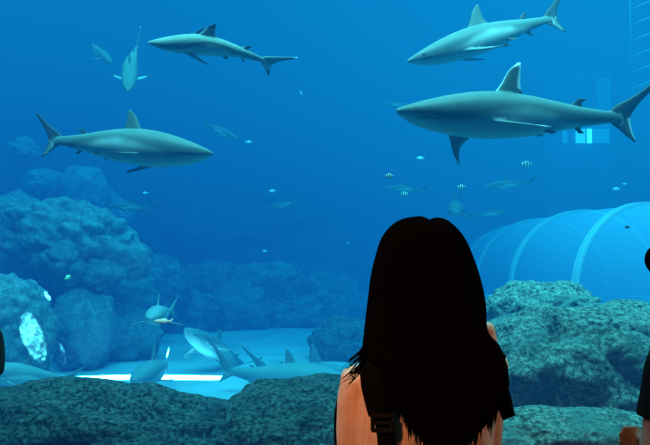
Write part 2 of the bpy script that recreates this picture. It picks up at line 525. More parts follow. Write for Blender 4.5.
def shark_mesh(name, mat, style='grey', bend=0.0, bend2=0.0, pec=(25, 25), pec_sweep=(0.75, 0.75), pec_len=(1, 1), fat=1.0, dorsal=1.0, tail=1.0, pec_z=-.040, nseg=40, nring=64, vbend=0.0):
    """Unit-length requiem shark. u runs from snout (0) to tail tip (1); local +X is forward, +Z up."""
    bm = bmesh.new()
    rings = []
    us = [0.835 * (i / nring) ** 1.15 for i in range(nring + 1)]
    for u in us:
        w = np.interp(u, UB, HW) * fat; t = np.interp(u, UB, ZT_) * fat; b = np.interp(u, UB, ZB_) * fat
        zc = -0.006 + 0.012 * max(0, 1 - u / 0.12) * 0.3
        r = []
        for k in range(nseg):
            a = 2 * math.pi * k / nseg
            ca, sa = math.cos(a), math.sin(a)
            e = 0.92
            y = w * math.copysign(abs(ca) ** e, ca)
            z = (t if sa > 0 else b) * math.copysign(abs(sa) ** e, sa)
            r.append((u, y, z + zc))
        rings.append(r)
    add_loft(bm, rings)
    # soften the ring spacing kinks
    for _ in range(2):
        bmesh.ops.smooth_vert(bm, verts=[v for v in bm.verts if 0.02 < v.co.x < 0.82], factor=0.4, use_axis_x=False, use_axis_y=True, use_axis_z=True)

    def mk(kind):
        if style == 'blacktip':
            if kind in ('dorsal', 'pec', 'low', 'second', 'anal', 'pelvic'):
                return lambda s, u: (min(1, max(0, (s - 0.62) * 12)), 0, .35)
            return lambda s, u: (0.5 * max(0, (u - .75) * 4), 0.9 if s > 0.88 else 0, .5)
        if style == 'silver':
            if kind in ('dorsal', 'pec'):
                return lambda s, u: (max(0, .55 - 1.2 * s) * .5 + (0.5 if u > .85 and s < .3 else 0), (0.8 if s > 0.9 else 0) + (0.7 if (u > 0.85 and s > .25) or u < .03 else 0), 1)
            if kind == 'up': return lambda s, u: (0.78, 0.4 if u > 0.95 else 0, 1)
            if kind == 'low': return lambda s, u: (0.6, 0.85 if u > 0.8 else 0, 1)
            return lambda s, u: (0.75, 0, 1)
        if style == 'plain': return lambda s, u: (0.12 + .25 * max(0, s - .6), 0, 1)
        if kind == 'up': return lambda s, u: (0.92 if u < 0.3 or u > .75 else 0.5 + .4 * s, 0, 1)
        if kind == 'low': return lambda s, u: (min(1, 0.15 + 1.6 * max(0, u - .5) + (.6 if s > .85 else 0)), 0, 1)
        if kind in ('second', 'anal', 'pelvic'): return lambda s, u: (0.8, 0, 1)
        if kind == 'pec': return lambda s, u: (min(.95, max(0, (s - 0.70) * 8)), 0, 1)
        return lambda s, u: (0.12, 0, 1)

    T = 0.0125
    fins = []
    fins.append(fin((0.345, 0, 0.056), (0, 0, 1), (1, 0, 0), 0.112 * dorsal, [0, .022, .040, .054, .070, .100], [.130, .114, .109, .109, .111, .110], T, mark=mk('dorsal')))
    fins.append(fin((0.640, 0, 0.030), (0, 0, 1), (1, 0, 0), 0.028, [0, .014, .030], [.050, .046, .066], T * .5, n=8, mark=mk('second')))
    fins.append(fin((0.640, 0, -0.030), (0, 0, -1), (1, 0, 0), 0.032, [0, .018, .034], [.045, .042, .056], T * .5, n=8, mark=mk('anal')))
    fins.append(fin((0.795, 0, -0.006), (0.85, 0, 1), (1, 0, 0), 0.225 * tail, [-.022, -.014, .006, .022, .034, .048], [.075, .056, .048, .050, .054, .056], T * .8, n=14, mark=mk('up')))
    fins.append(fin((0.795, 0, 0.005), (0.50, 0, -1), (1, 0, 0), 0.126, [-.022, -.012, .006, .020, .036], [.082, .066, .052, .045, .044], T * .7, n=10, mark=mk('low')))
    for sd, an, sw, pl in ((1, pec[0], pec_sweep[0], pec_len[0]), (-1, pec[1], pec_sweep[1], pec_len[1])):
        a = R(an)
        fins.append(fin((0.215, sd * 0.045, pec_z if sd > 0 else -.04), (sw * .35, sd * math.cos(a), -math.sin(a)), (1, 0, -0.06), 0.185 * pl,
                        [0, .020 + .02 * sw, .045 + .03 * sw, .075 + .045 * sw, .110 + .06 * sw], [.098, .085 + .01 * sw, .085 + .03 * sw, .098 + .045 * sw, .122 + .06 * sw], T * .8, n=12, mark=mk('pec')))
        fins.append(fin((0.500, sd * 0.028, -0.048), (0.35, sd * .62, -.78), (1, 0, 0), 0.042, [0, .016, .034], [.055, .050, .056], T * .5, n=8, mark=mk('pelvic')))
    kd = KDTree(sum(len(f[1]) for f in fins))
    marks = []
    body = obj('temporary', bm)
    temps = []
    for fb, pts in fins:
        for P, mm in pts:
            kd.insert(P, len(marks)); marks.append(mm)
        t = obj('temporary', fb)
        temps.append(t)
        m = body.modifiers.new('b', 'BOOLEAN'); m.operation = 'UNION'; m.object = t; m.solver = 'EXACT'
    kd.balance()
    me = evaluated_mesh(body, name)
    for t in temps + [body]:
        d = t.data; bpy.data.objects.remove(t); bpy.data.meshes.remove(d)
    n = len(me.vertices)
    co = np.empty(n * 3, np.float32); me.vertices.foreach_get('co', co); co = co.reshape(-1, 3)
    rest = me.attributes.new('rest', 'FLOAT_VECTOR', 'POINT'); rest.data.foreach_set('vector', co.ravel().copy())
    col = np.zeros((n, 4), np.float32); col[:, 3] = 1
    for i in range(n):
        _, j, d = kd.find(Vector(co[i]))
        if d is not None and d < 1e-3: col[i, :3] = marks[j]
    ca = me.attributes.new('mark', 'FLOAT_COLOR', 'POINT'); ca.data.foreach_set('color', col.ravel())
    me.vertices.foreach_set('co', np.array([bent(c, bend, bend2, vbend) for c in co], np.float32).ravel())
    me.update()
    me.materials.clear(); me.materials.append(mat)
    me.polygons.foreach_set('use_smooth', [True] * len(me.polygons))
    try: me.set_sharp_from_angle(angle=R(110))
    except Exception: pass
    me['bend'] = bend; me['bend2'] = bend2; me['vbend'] = vbend
    return me


def bent(c, bend, bend2, vbend=0.0):
    """Rest position (u, y, z) -> local position: forward +X, spine curved sideways (bend) and up/down (vbend)."""
    u, y, z = c
    q = max(0.0, u - 0.30)
    lat = bend * q * q * 1.2 + bend2 * max(0.0, 0.25 - u) ** 2 * 2 - bend2 * q * 0.0
    dl = 2.4 * bend * q - 4 * bend2 * max(0.0, 0.25 - u)
    ver = vbend * q * q * 1.2
    dv = 2.4 * vbend * q
    a = math.atan(dl); b = math.atan(dv)
    x = u - y * math.sin(a) - z * math.sin(b)
    return (0.42 - x, y * math.cos(a) + lat, z * math.cos(b) + ver)


def place(o, S, P, roll=0.0, up_to=0.80):
    """Lay the shark so that its snout is at S and its tail base at P."""
    S, P = Vector(S), Vector(P)
    me = o.data
    s0 = Vector(bent((0, 0, 0), me['bend'], me['bend2'], me['vbend'])); p0 = Vector(bent((up_to, 0, 0), me['bend'], me['bend2'], me['vbend']))
    Lg = (S - P).length / (s0 - p0).length
    f = (S - P).normalized()
    side = Vector((0, 0, 1)).cross(f).normalized()
    upv = f.cross(side).normalized()
    # local frame of the snout-tail chord
    lf = (s0 - p0).normalized()
    ls = Vector((0, 0, 1)).cross(lf).normalized()
    lu = lf.cross(ls).normalized()
    A = Matrix((f, side, upv)).transposed()
    B = Matrix((lf, ls, lu)).transposed()
    Rm = A @ Matrix.Rotation(roll, 3, 'X') @ B.transposed()
    loc = S - Rm @ (s0 * Lg)
    o.matrix_basis = Matrix.Translation(loc) @ Rm.to_4x4() @ Matrix.Scale(Lg, 4)


def add_eyes(o):
    me = o.data
    for sd in (1, -1):
        bm = bmesh.new()
        u = 0.072
        w = float(np.interp(u, UB, HW))
        c = bent((u, sd * w * 0.93, -0.002), me['bend'], me['bend2'], me['vbend'])
        add_ball(bm, c, (0.0055, 0.0035, 0.0055), 12, 8)
        obj('eye', bm, M_EYE, o)


def shark(me, S, P, label, roll=0.0, eyes=True, group=None, name='shark'):
    o = bpy.data.objects.new(name, me)
    COL.objects.link(o)
    place(o, S, P, roll)
    tag(o, label, 'shark', group)
    if eyes: add_eyes(o)
    return o


# the big silvertip passing close to the window, heading left
me = shark_mesh('shark', M_SHARK, 'silver', bend=0.10, bend2=0.1, pec=(14, 80), pec_sweep=(1.5, -0.7), pec_len=(1.1, .62), pec_z=-.022, fat=1.08, dorsal=1.05)
shark(me, at(396, 110, 3.75), at(612, 116, 4.1), 'biggest shark, heading left, pale tipped back fin, lit window behind its tail', roll=R(-4))
# grey shark heading right
me = shark_mesh('shark', M_SHARK, 'grey', bend=0.10, pec=(62, 14), pec_sweep=(1.2, 1.4), fat=1.15, dorsal=1.0, pec_len=(.9, .9))
shark(me, at(213, 153, 4.3), at(60, 140, 4.6), 'grey shark heading right above the rock pile, dark edged forked tail', roll=R(-8))
# blacktip
me = shark_mesh('shark', M_SHARK_TIP, 'blacktip', bend=-0.35, vbend=-.42, pec=(58, -78), pec_sweep=(1.0, 0.5), pec_len=(.85, .95), fat=0.98, dorsal=.85)
shark(me, at(148, 42, 4.5), at(263, 60, 4.7), 'black tipped shark with white tail tip, near the top, heading left', roll=R(-30))
# upper right grey shark
me = shark_mesh('shark', M_SHARK, 'grey', bend=-0.12, pec=(40, 15), pec_sweep=(1.4, 1.2), fat=0.95, dorsal=.95)
shark(me, at(407, 61, 4.7), at(546, 19, 5.0), 'grey shark pointing down to the left above the biggest shark', roll=R(5))
# diving pale shark seen head on
me = shark_mesh('shark', M_SHARK_TIP, 'blacktip', bend=0.15, pec=(5, 5), pec_sweep=(0.6, 0.6), nseg=28, nring=40)
shark(me, at(128, 90, 7.8), at(137, 47, 8.6), 'small pale shark diving towards the window, fins spread, above the grey shark')
# swimmers near the sand
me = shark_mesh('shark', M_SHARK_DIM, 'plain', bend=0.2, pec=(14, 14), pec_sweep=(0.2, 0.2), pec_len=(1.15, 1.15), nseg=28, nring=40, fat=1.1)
shark(me, at(150, 318, 5.8), at(171, 310, 6.7), 'shark swimming towards the window above a pinkish fish-shaped glint, fins spread')
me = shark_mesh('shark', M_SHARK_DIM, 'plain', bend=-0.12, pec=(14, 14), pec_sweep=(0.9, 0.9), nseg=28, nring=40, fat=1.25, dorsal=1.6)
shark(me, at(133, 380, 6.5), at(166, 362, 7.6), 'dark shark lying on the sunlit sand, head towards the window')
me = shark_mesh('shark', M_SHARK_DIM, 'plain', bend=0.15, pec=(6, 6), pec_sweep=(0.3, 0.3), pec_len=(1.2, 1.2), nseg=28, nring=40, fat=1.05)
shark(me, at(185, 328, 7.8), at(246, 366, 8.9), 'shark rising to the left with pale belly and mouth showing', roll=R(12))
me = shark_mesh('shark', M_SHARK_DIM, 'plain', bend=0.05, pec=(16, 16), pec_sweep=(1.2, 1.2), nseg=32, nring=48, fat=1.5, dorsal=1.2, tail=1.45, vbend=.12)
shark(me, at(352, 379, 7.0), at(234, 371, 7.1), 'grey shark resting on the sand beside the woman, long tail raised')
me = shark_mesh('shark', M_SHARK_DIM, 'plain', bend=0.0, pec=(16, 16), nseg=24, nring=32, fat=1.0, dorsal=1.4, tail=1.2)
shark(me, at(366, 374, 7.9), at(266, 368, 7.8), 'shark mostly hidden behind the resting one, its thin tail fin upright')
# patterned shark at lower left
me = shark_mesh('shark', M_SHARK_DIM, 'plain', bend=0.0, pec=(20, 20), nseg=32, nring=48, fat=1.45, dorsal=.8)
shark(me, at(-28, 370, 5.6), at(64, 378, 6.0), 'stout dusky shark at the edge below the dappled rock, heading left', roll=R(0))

# faint distant sharks: copies of one smaller mesh
me_far = shark_mesh('shark', M_SHARK, 'grey', bend=0.12, pec=(25, 25), nseg=20, nring=28, dorsal=1.0)
for S, P, lab in (
        ((112, 63, 11.0), (92, 44, 11.6), 'faint pale shark beside the small diving shark, pointing down'),
        ((239, 139, 12.0), (208, 124, 12.4), 'faint shark just in front of the snout of the grey shark'),
        ((268, 208, 12.6), (298, 201, 12.8), 'faint shark in the empty dark blue middle of the tank'),
        ((386, 187, 11.8), (422, 190, 12.0), 'faint shark heading left above the hair of the woman, striped fish below it'),
        ((484, 186, 11.6), (528, 183, 11.9), 'faint shark heading left under the biggest shark, above the tunnel'),
        ((456, 212, 10.8), (459, 204, 12.4), 'faint shark swimming head on beside the hair of the woman'),
        ((508, 211, 11.6), (473, 216, 11.8), 'faint shark heading right just above the tunnel roof'),
        ((108, 205, 11.4), (150, 208, 11.8), 'faint shark just below the belly of the grey shark, heading left'),
        ((412, 106, 12.6), (384, 104, 12.8), 'faintest shark at the snout of the biggest shark')):
    shark(me_far, at(S[0], S[1], S[2] * .86), at(P[0], P[1], P[2] * .86), lab, eyes=False)


# ------------------------------------------------------------------ small fish
def fish_mat(name, a, b, stripes=0.0):
    m, nt, out = new_mat(name)
    p = N(nt, 'ShaderNodeBsdfPrincipled', inp={'Roughness': 0.5})
    L(nt, p.outputs[0], out.inputs[0])
    tc = N(nt, 'ShaderNodeTexCoord'); s = N(nt, 'ShaderNodeSeparateXYZ'); L(nt, tc.outputs['Object'], s.inputs[0])
    w = math_(nt, 'SINE', math_(nt, 'MULTIPLY', s.outputs[0], stripes))
    c = mixc(nt, maprange(nt, w, -0.1, 0.3), a, b) if stripes else mixc(nt, maprange(nt, s.outputs[2], -0.2, 0.2), a, b)
    L(nt, c, p.inputs['Base Color'])
    return m


def fish_mesh(mat, deep=0.26):
    bm = bmesh.new()
    rings = []
    for i in range(15):
        t = i / 14
        h = deep * (math.sin(math.pi * min(1, t * 0.94 + 0.02)) ** 0.8) * (1 - 0.25 * t) + 0.012
        w = 0.32 * h
        rings.append([(0.42 - 0.80 * t, w * math.cos(2 * math.pi * k / 14), h * math.sin(2 * math.pi * k / 14)) for k in range(14)])
    add_loft(bm, rings)
    # tail, dorsal and anal fins as thin plates joined to the body
    for poly in ([(-.34, .03), (-.56, .20), (-.50, 0), (-.56, -.20), (-.34, -.03)],
                 [(.12, deep * .85), (-.02, deep * 1.28), (-.24, deep * .95), (-.26, deep * .42)],
                 [(-.02, -deep * .8), (-.14, -deep * 1.2), (-.26, -deep * .9), (-.27, -deep * .4)]):
        a = [bm.verts.new((x, .008, z)) for x, z in poly]; b = [bm.verts.new((x, -.008, z)) for x, z in poly]
        bm.faces.new(a); bm.faces.new(list(reversed(b)))
        for i in range(len(a)):
            j = (i + 1) % len(a); bm.faces.new((a[i], b[i], b[j], a[j]))
    bmesh.ops.recalc_face_normals(bm, faces=bm.faces)
    me = bpy.data.meshes.new('fish'); bm.to_mesh(me); bm.free()
    me.materials.append(mat)
    me.polygons.foreach_set('use_smooth', [True] * len(me.polygons))
    return me


M_STRIPE = fish_mat('striped_fish_skin', (0.02, 0.03, 0.04), (0.34, 0.36, 0.28), 26.0)
M_FDARK = fish_mat('dark_fish_skin', (0.01, 0.015, 0.02), (0.03, 0.04, 0.05))
M_FPALE = fish_mat('pale_fish_skin', (0.65, 0.72, 0.65), (0.75, 0.82, 0.75))
M_FGOLD = fish_mat('golden_fish_skin', (0.8, 0.85, 0.25), (0.9, 0.9, 0.4))
ME_STRIPE, ME_FDARK, ME_FPALE, ME_FGOLD = fish_mesh(M_STRIPE), fish_mesh(M_FDARK), fish_mesh(M_FPALE, 0.2), fish_mesh(M_FGOLD)


def fish(me, px, py, Y, wpx, yaw, label, pitch=0.0, name='fish', cat='fish', group=None, roll=0.0):
    o = bpy.data.objects.new(name, me); COL.objects.link(o)
    s = wpx * Y / F
    o.matrix_basis = Matrix.Translation(at(px, py, Y)) @ Matrix.Rotation(R(yaw), 4, 'Z') @ Matrix.Rotation(R(-pitch), 4, 'Y') @ Matrix.Rotation(R(roll), 4, 'X') @ Matrix.Scale(s, 4)
    tag(o, label, cat, group)


fish(ME_STRIPE, 389, 176, 5.0, 9.5, 170, 'dark striped little fish above the hair of the woman, darkest of them')
fish(ME_STRIPE, 405, 194, 7.2, 9, 10, 'dim striped fish under a faint shark near the top of the woman\'s head')
fish(ME_STRIPE, 461, 187, 6.4, 9, 160, 'striped fish right above the shark swimming head on')
fish(ME_STRIPE, 526, 164, 7.6, 12, 180, 'faint striped fish below the middle of the biggest shark')
fish(ME_FDARK, 627, 227, 4.6, 6, 180, 'tiny dark round fish in front of the tunnel')
fish(ME_FGOLD, 68, 277, 6.6, 7, 30, 'tiny yellow green fish by the large pale boulder', pitch=30)
fish(ME_FPALE, 616, 189, 9.0, 8, 180, 'pale fish hovering above the nearest tunnel rib')
fish(ME_FPALE, 625, 184, 9.4, 5, 0, 'tinier pale fish just above another pale one over the tunnel')
fish(ME_FPALE, 249, 142, 10.0, 7, 20, 'pale fish at the head of a faint shark')
fish(ME_FPALE, 145, 193, 10.0, 6, 200, 'tiny pale fish above the tail of a faint shark')
fish(ME_FPALE, 272, 191, 10.0, 7, 180, 'pale fish above the faint shark in mid tank')
fish(ME_FPALE, 301, 93, 9.5, 6, 240, 'pale fish alone in open blue water above mid tank', pitch=40)
fish(ME_FPALE, 265, 251, 10.0, 5, 10, 'tiny pale fish in front of the reef wall, above the far ridge')
fish(ME_FPALE, 348, 243, 10.0, 4, 120, 'tiniest pale fish beside the hair of the woman')
fish(ME_FPALE, 420, 158, 9.0, 8, 170, 'faint pale fish under the snout of the biggest shark')

# fish shape added in place of a small salmon coloured reflection on the window
M_PINK_GLINT = fish_mat('salmon_glint', (1.0, 0.50, 0.40), (1.0, 0.50, 0.42))
ME_PINK_GLINT = fish_mesh(M_PINK_GLINT, 0.17)
fish(ME_PINK_GLINT, 162, 321, 2.7, 19, 175, 'small salmon pink fish-shaped glint under the belly of the shark swimming to the window', roll=55)

# ------------------------------------------------------------------ tunnel
m_tun, nt, out = new_mat('tunnel_acrylic')
tr = N(nt, 'ShaderNodeBsdfTransparent', inp={'Color': (0.80, 0.92, 0.98, 1)})
df = N(nt, 'ShaderNodeBsdfDiffuse', inp={'Color': (0.30, 0.62, 0.85, 1)})
lw = N(nt, 'ShaderNodeLayerWeight', inp={'Blend': 0.25})
mx = N(nt, 'ShaderNodeMixShader')
L(nt, maprange(nt, lw.outputs['Facing'], 0.0, 1.0, 0.30, 0.55, smooth=False), mx.inputs[0])
L(nt, tr.outputs[0], mx.inputs[1]); L(nt, df.outputs[0], mx.inputs[2]); L(nt, mx.outputs[0], out.inputs[0])
m_rib = plain('pale_steel_rib', (0.40, 0.56, 0.62), 0.5, spec=0.3)
m_base = plain('tunnel_plinth', (0.45, 0.58, 0.62), 0.8, noise_scale=4)

RT = 1.14
# left-hand springing points of the ribs, at the height of the tube's axis
spring = [(4.75, 5.0), (3.92, 6.3), (3.13, 8.0), (2.80, 9.6), (2.76, 11.6), (2.95, 13.6), (3.3, 15.6)]
axis_z = [0.92, 0.92, 0.92, 0.90, 0.86, 0.82, 0.80]
path = []
for i, (x, y) in enumerate(spring):
    a, b = spring[max(i - 1, 0)], spring[min(i + 1, len(spring) - 1)]
    d = Vector((b[0] - a[0], b[1] - a[1], 0)).normalized()
    n = Vector((d.y, -d.x, 0))
    path.append((Vector((x, y, axis_z[i])) + n * RT, n))
tun = empty('tunnel', (path[2][0].x, path[2][0].y, ZF))
tag(tun, 'clear acrylic walk-through tunnel with pale ribs behind the outcrop', 'tunnel')
base_loc = tun.location.copy()
fine = catmull([(*c, *n) for c, n in path], 61)


def arc(c, n, r, a0=-8, a1=188, k=40):
    c, n = Vector(c), Vector(n).normalized()
    return [c - n * (r * math.cos(R(a0 + (a1 - a0) * i / k))) + Vector((0, 0, r * math.sin(R(a0 + (a1 - a0) * i / k)))) for i in range(k + 1)]


bm = bmesh.new()
outer = [arc(f[:3], f[3:], RT) for f in fine]
vr = [[bm.verts.new(p - base_loc) for p in r] for r in outer]
for a, b in zip(vr, vr[1:]):
    for i in range(len(a) - 1): bm.faces.new((a[i], a[i + 1], b[i + 1], b[i]))
obj('acrylic_shell', bm, m_tun, tun)
for i, (c, n) in enumerate(path):
    d = Vector((-n.y, n.x, 0))
    bm = bmesh.new()
    w, th = 0.052, 0.04
    prof_ = [(-w, 0.0), (-w, th), (-w * .45, th), (-w * .45, th * .5), (w * .45, th * .5), (w * .45, th), (w, th), (w, 0.0)]
    rings = []
    for k, p in enumerate(arc(c, n, RT, -8, 188, 48)):
        rad = (p - c).normalized()
        rings.append([p - base_loc + d * s + rad * (h + 0.004) for s, h in prof_])
    add_loft(bm, rings)
    obj('rib', bm, m_rib, tun, smooth=False)
bm = bmesh.new()
rings = []
for f in fine:
    c = Vector(f[:3]); n = Vector(f[3:]).normalized()
    z0, z1 = ZF - 0.05, c.z - RT * math.sin(R(8))
    o_ = RT * 1.06
    rings.append([Vector((c.x - n.x * o_, c.y - n.y * o_, z0)) - base_loc, Vector((c.x - n.x * o_, c.y - n.y * o_, z1)) - base_loc,
                  Vector((c.x - n.x * (o_ - .12), c.y - n.y * (o_ - .12), z1)) - base_loc, Vector((c.x - n.x * (o_ - .12), c.y - n.y * (o_ - .12), z0)) - base_loc])
add_loft(bm, rings)
obj('plinth', bm, m_base, tun, smooth=False)
bm = bmesh.new()
rings = []
for f in fine:
    c = Vector(f[:3]); n = Vector(f[3:]).normalized()
    z0, z1 = ZF - 0.05, c.z - RT * math.sin(R(8))
    o_ = -RT * 1.06
    rings.append([Vector((c.x - n.x * o_, c.y - n.y * o_, z0)) - base_loc, Vector((c.x - n.x * o_, c.y - n.y * o_, z1)) - base_loc,
                  Vector((c.x - n.x * (o_ + .12), c.y - n.y * (o_ + .12), z1)) - base_loc, Vector((c.x - n.x * (o_ + .12), c.y - n.y * (o_ + .12), z0)) - base_loc])
add_loft(bm, rings)
obj('plinth', bm, m_base, tun, smooth=False)

# ------------------------------------------------------------------ far window and ladder
m_lit, nt, out = new_mat('lit_far_window')
e = N(nt, 'ShaderNodeEmission', inp={'Color': (0.35, 0.9, 1.0, 1), 'Strength': 7.0}); L(nt, e.outputs[0], out.inputs[0])
m_lit2, nt, out = new_mat('brightest_far_window')
e = N(nt, 'ShaderNodeEmission', inp={'Color': (0.6, 1.0, 1.0, 1), 'Strength': 16.0}); L(nt, e.outputs[0], out.inputs[0])
m_lit3, nt, out = new_mat('dim_far_window')
e = N(nt, 'ShaderNodeEmission', inp={'Color': (0.15, 0.7, 1.0, 1), 'Strength': 2.6}); L(nt, e.outputs[0], out.inputs[0])
YW = 17.2
wn = empty('window_2', at(588, 136, YW))
tag(wn, 'lit window across the tank behind the tail of the biggest shark', kind='structure')
wl = wn.location.copy()
for x0, x1, mt in ((563, 567, m_lit3), (576, 580.5, m_lit), (581, 585, m_lit), (587.5, 591.5, m_lit2), (593, 597, m_lit3), (598, 602, m_lit3), (603, 609, m_lit3)):
    a, b = at(x0, 143, YW), at(x1, 129, YW)
    bm = bmesh.new(); add_box(bm, Vector((a.x, YW - .02, a.z)) - wl, Vector((b.x, YW + .02, b.z)) - wl)
    obj('pane', bm, mt, wn, smooth=False)
m_blk = plain('far_wall_block', (0.10, 0.22, 0.32), 0.9, noise_scale=1.0)
a, b = at(545, 152, YW + .1), at(611, 70, YW + .1)
bm = bmesh.new(); add_box(bm, (a.x, YW + .06, ZF - .05), (b.x, YW + 1.2, b.z))
tag(obj('wall_far', bm, m_blk, smooth=False), kind='structure')
a, b = at(597, 128, YW), at(610, 78, YW)
bm = bmesh.new(); add_box(bm, Vector((a.x, YW - .02, a.z)) - wl, Vector((b.x, YW + .03, b.z)) - wl)
m_col = plain('pale_far_panel', (0.45, 0.7, 0.8), 0.8)
obj('side_panel', bm, m_col, wn, smooth=False)

m_lad = plain('galvanised_ladder', (0.3, 0.45, 0.5), 0.5, metal=0.2)
YL = 12.5
ld = empty('ladder', at(645, 95, YL))
tag(ld, 'faint pale metal ladder reaching up out of the water near the corner', 'ladder')
ll = ld.location.copy()
for px in (629, 662):
    bm = bmesh.new(); add_tube(bm, [at(px + 2, 98, YL) - ll, at(px, -120, YL) - ll], 0.018, 8); obj('rail', bm, m_lad, ld)
for k in range(13):
    py = 90 - 16 * k
    bm = bmesh.new(); add_tube(bm, [at(630, py, YL) - ll, at(662, py - 14, YL) - ll], 0.014, 8); obj('rung', bm, m_lad, ld)

# ------------------------------------------------------------------ people
m_hair = plain('black_hair', (0.0030, 0.0016, 0.0012), 0.9, spec=0.0)
m_skin = plain('warm_skin', (0.52, 0.30, 0.21), 0.55, noise_scale=30, amt=0.08)
m_shirt, nt, out = new_mat('coral_shirt_cloth')
p = N(nt, 'ShaderNodeBsdfPrincipled', inp={'Roughness': 0.85, 'Specular IOR Level': 0.1})
tc = N(nt, 'ShaderNodeTexCoord')
nz = N(nt, 'ShaderNodeTexNoise', inp={'Scale': 9.0, 'Detail': 3.0, 'Distortion': 1.2})
mp = N(nt, 'ShaderNodeMapping'); mp.inputs['Scale'].default_value = (0.9, 1.0, 0.55); mp.inputs['Rotation'].default_value = (0, 0.7, 0)
L(nt, tc.outputs['Object'], mp.inputs[0]); L(nt, mp.outputs[0], nz.inputs[0])
wv = N(nt, 'ShaderNodeTexNoise', inp={'Scale': 420.0, 'Detail': 1.0}); L(nt, tc.outputs['Object'], wv.inputs[0])
c = mixc(nt, maprange(nt, wv.outputs[0], .3, .7), (0.74, 0.36, 0.24), (0.84, 0.43, 0.30))
L(nt, c, p.inputs['Base Color'])
b = N(nt, 'ShaderNodeBump', inp={'Strength': 0.7, 'Distance': 0.035}); L(nt, nz.outputs[0], b.inputs['Height']); L(nt, b.outputs[0], p.inputs['Normal'])
L(nt, p.outputs[0], out.inputs[0])
m_black = plain('black_cloth', (0.005, 0.005, 0.006), 0.95, spec=0.02, noise_scale=80, bump=0.2)
m_denim = plain('dark_trousers', (0.03, 0.035, 0.05), 0.9, noise_scale=90, bump=0.2)
m_strap = plain('black_webbing', (0.004, 0.0035, 0.0035), 0.9, spec=0.02, noise_scale=200, bump=0.3)
m_buckle = plain('dark_buckle_plastic', (0.010, 0.008, 0.007), 0.5, spec=.15)
m_shoe = plain('dark_shoe', (0.02, 0.02, 0.02), 0.6)


def ell(cx, cy, z, rx, ry, n=28, e=1.0):
    out = []
    for k in range(n):
        a = 2 * math.pi * k / n
        ca, sa = math.cos(a), math.sin(a)
        out.append((cx + rx * math.copysign(abs(ca) ** e, ca), cy + ry * math.copysign(abs(sa) ** e, sa), z))
    return out


def hand_geo(bm, wrist, dirv, palm_n, s=1.0, curl=0.5, side=1):
    """Palm, four fingers of different lengths and a thumb."""
    d = Vector(dirv).normalized(); nrm = Vector(palm_n); nrm = (nrm - d * nrm.dot(d)).normalized(); sd = d.cross(nrm).normalized() * side
    w = Vector(wrist)
    add_tube(bm, [w - d * .01, w + d * .03 * s, w + d * .065 * s, w + d * .085 * s], [.021 * s, .031 * s, .036 * s, .033 * s], 14, flat=.45)
    for k, (o, ln) in enumerate(((-.028, .062), (-.0095, .074), (.0095, .070), (.027, .054))):
        b0 = w + d * .078 * s + sd * o * s
        p = [b0]; a = curl * .5; q = b0
        for j, fr in enumerate((.46, .31, .23)):
            dv = d * math.cos(a) + nrm * math.sin(a) + sd * o * 2.0
            q = q + dv.normalized() * ln * fr * s; p.append(q); a += curl * .8
        add_tube(bm, p, [.0085 * s, .0082 * s, .0075 * s, .005 * s], 8)
    t0 = w + d * .025 * s - sd * .026 * s
    add_tube(bm, [t0, t0 + (d * .5 - sd * .7 + nrm * .25).normalized() * .035 * s, t0 + (d * .5 - sd * .7 + nrm * .25).normalized() * .035 * s + (d + nrm * .35 - sd * .2).normalized() * .032 * s], [.012 * s, .0095 * s, .006 * s], 8)


def head_geo(bm, c, s=1.0, yaw=0.0):
    """Skull with jaw, nose, brow, lips and ears; faces +Y before yaw."""
    Rz = Matrix.Rotation(yaw, 3, 'Z'); c = Vector(c)
    P = lambda x, y, z: c + Rz @ Vector((x * s, y * s, z * s))
    rows = [(-.115, .028, .030, .050), (-.100, .042, .048, .040), (-.075, .054, .066, .026), (-.045, .063, .082, .012), (-.010, .071, .092, .002), (.03, .075, .096, -.004), (.065, .070, .090, -.008), (.09, .055, .072, -.010), (.108, .030, .040, -.010), (.114, .008, .01, -.01)]
    add_loft(bm, [[P(rx * math.cos(2 * math.pi * k / 24), cy + ry * math.sin(2 * math.pi * k / 24), z) for k in range(24)] for z, rx, ry, cy in rows])
    add_tube(bm, [P(0, .088, .022), P(0, .104, -.008), P(0, .110, -.022), P(0, .094, -.030)], [.008 * s, .011 * s, .014 * s, .009 * s], 10)
    add_tube(bm, [P(-.022, .088, -.058), P(0, .097, -.057), P(.022, .088, -.058)], [.004 * s, .008 * s, .004 * s], 8)
    for q in (-1, 1):
        add_tube(bm, [P(q * .072, .004, .018), P(q * .084, -.006, .010), P(q * .083, -.004, -.012), P(q * .073, .006, -.026)], [.006 * s, .011 * s, .010 * s, .006 * s], 8)


def eyes_geo(parent, c, s, yaw, loc):
    m = plain('eye_dark', (0.02, 0.012, 0.01), 0.2)
    Rz = Matrix.Rotation(yaw, 3, 'Z')
    for q in (-1, 1):
        bm = bmesh.new(); add_ball(bm, Vector(c) + Rz @ Vector((q * .031 * s, .083 * s, .006 * s)) - Vector(loc), (.013 * s, .010 * s, .008 * s), 12, 8)
        obj('eye', bm, m, parent)


def shift(bm, loc):
    for v in bm.verts: v.co -= Vector(loc)


# ---- the woman with long black hair, seen from behind
YW_ = 1.40
root = Vector((at(421, 300, YW_).x, YW_, 0.0))
cx = root.x


def W(px, py, Y=YW_): return at(px, py, Y)


neck = W(424, 330)
headc = Vector((W(424, 278).x, YW_ + 0.005, W(424, 278).z))
tors = [  # py, left px, right px, half depth, centre Y offset (torso only; arms are added)
    (312, 412, 446, .050, .012), (330, 404, 452, .056, .010), (345, 388, 466, .068, .004), (358, 374, 482, .080, .0), (375, 362, 488, .092, -.002), (400, 358, 489, .098, -.002), (440, 358, 486, .098, .0),
    (500, 362, 482, .090, .006), (560, 362, 482, .086, .008), (620, 354, 488, .098, .004), (660, 350, 492, .104, .0), (700, 354, 490, .10, .0)]


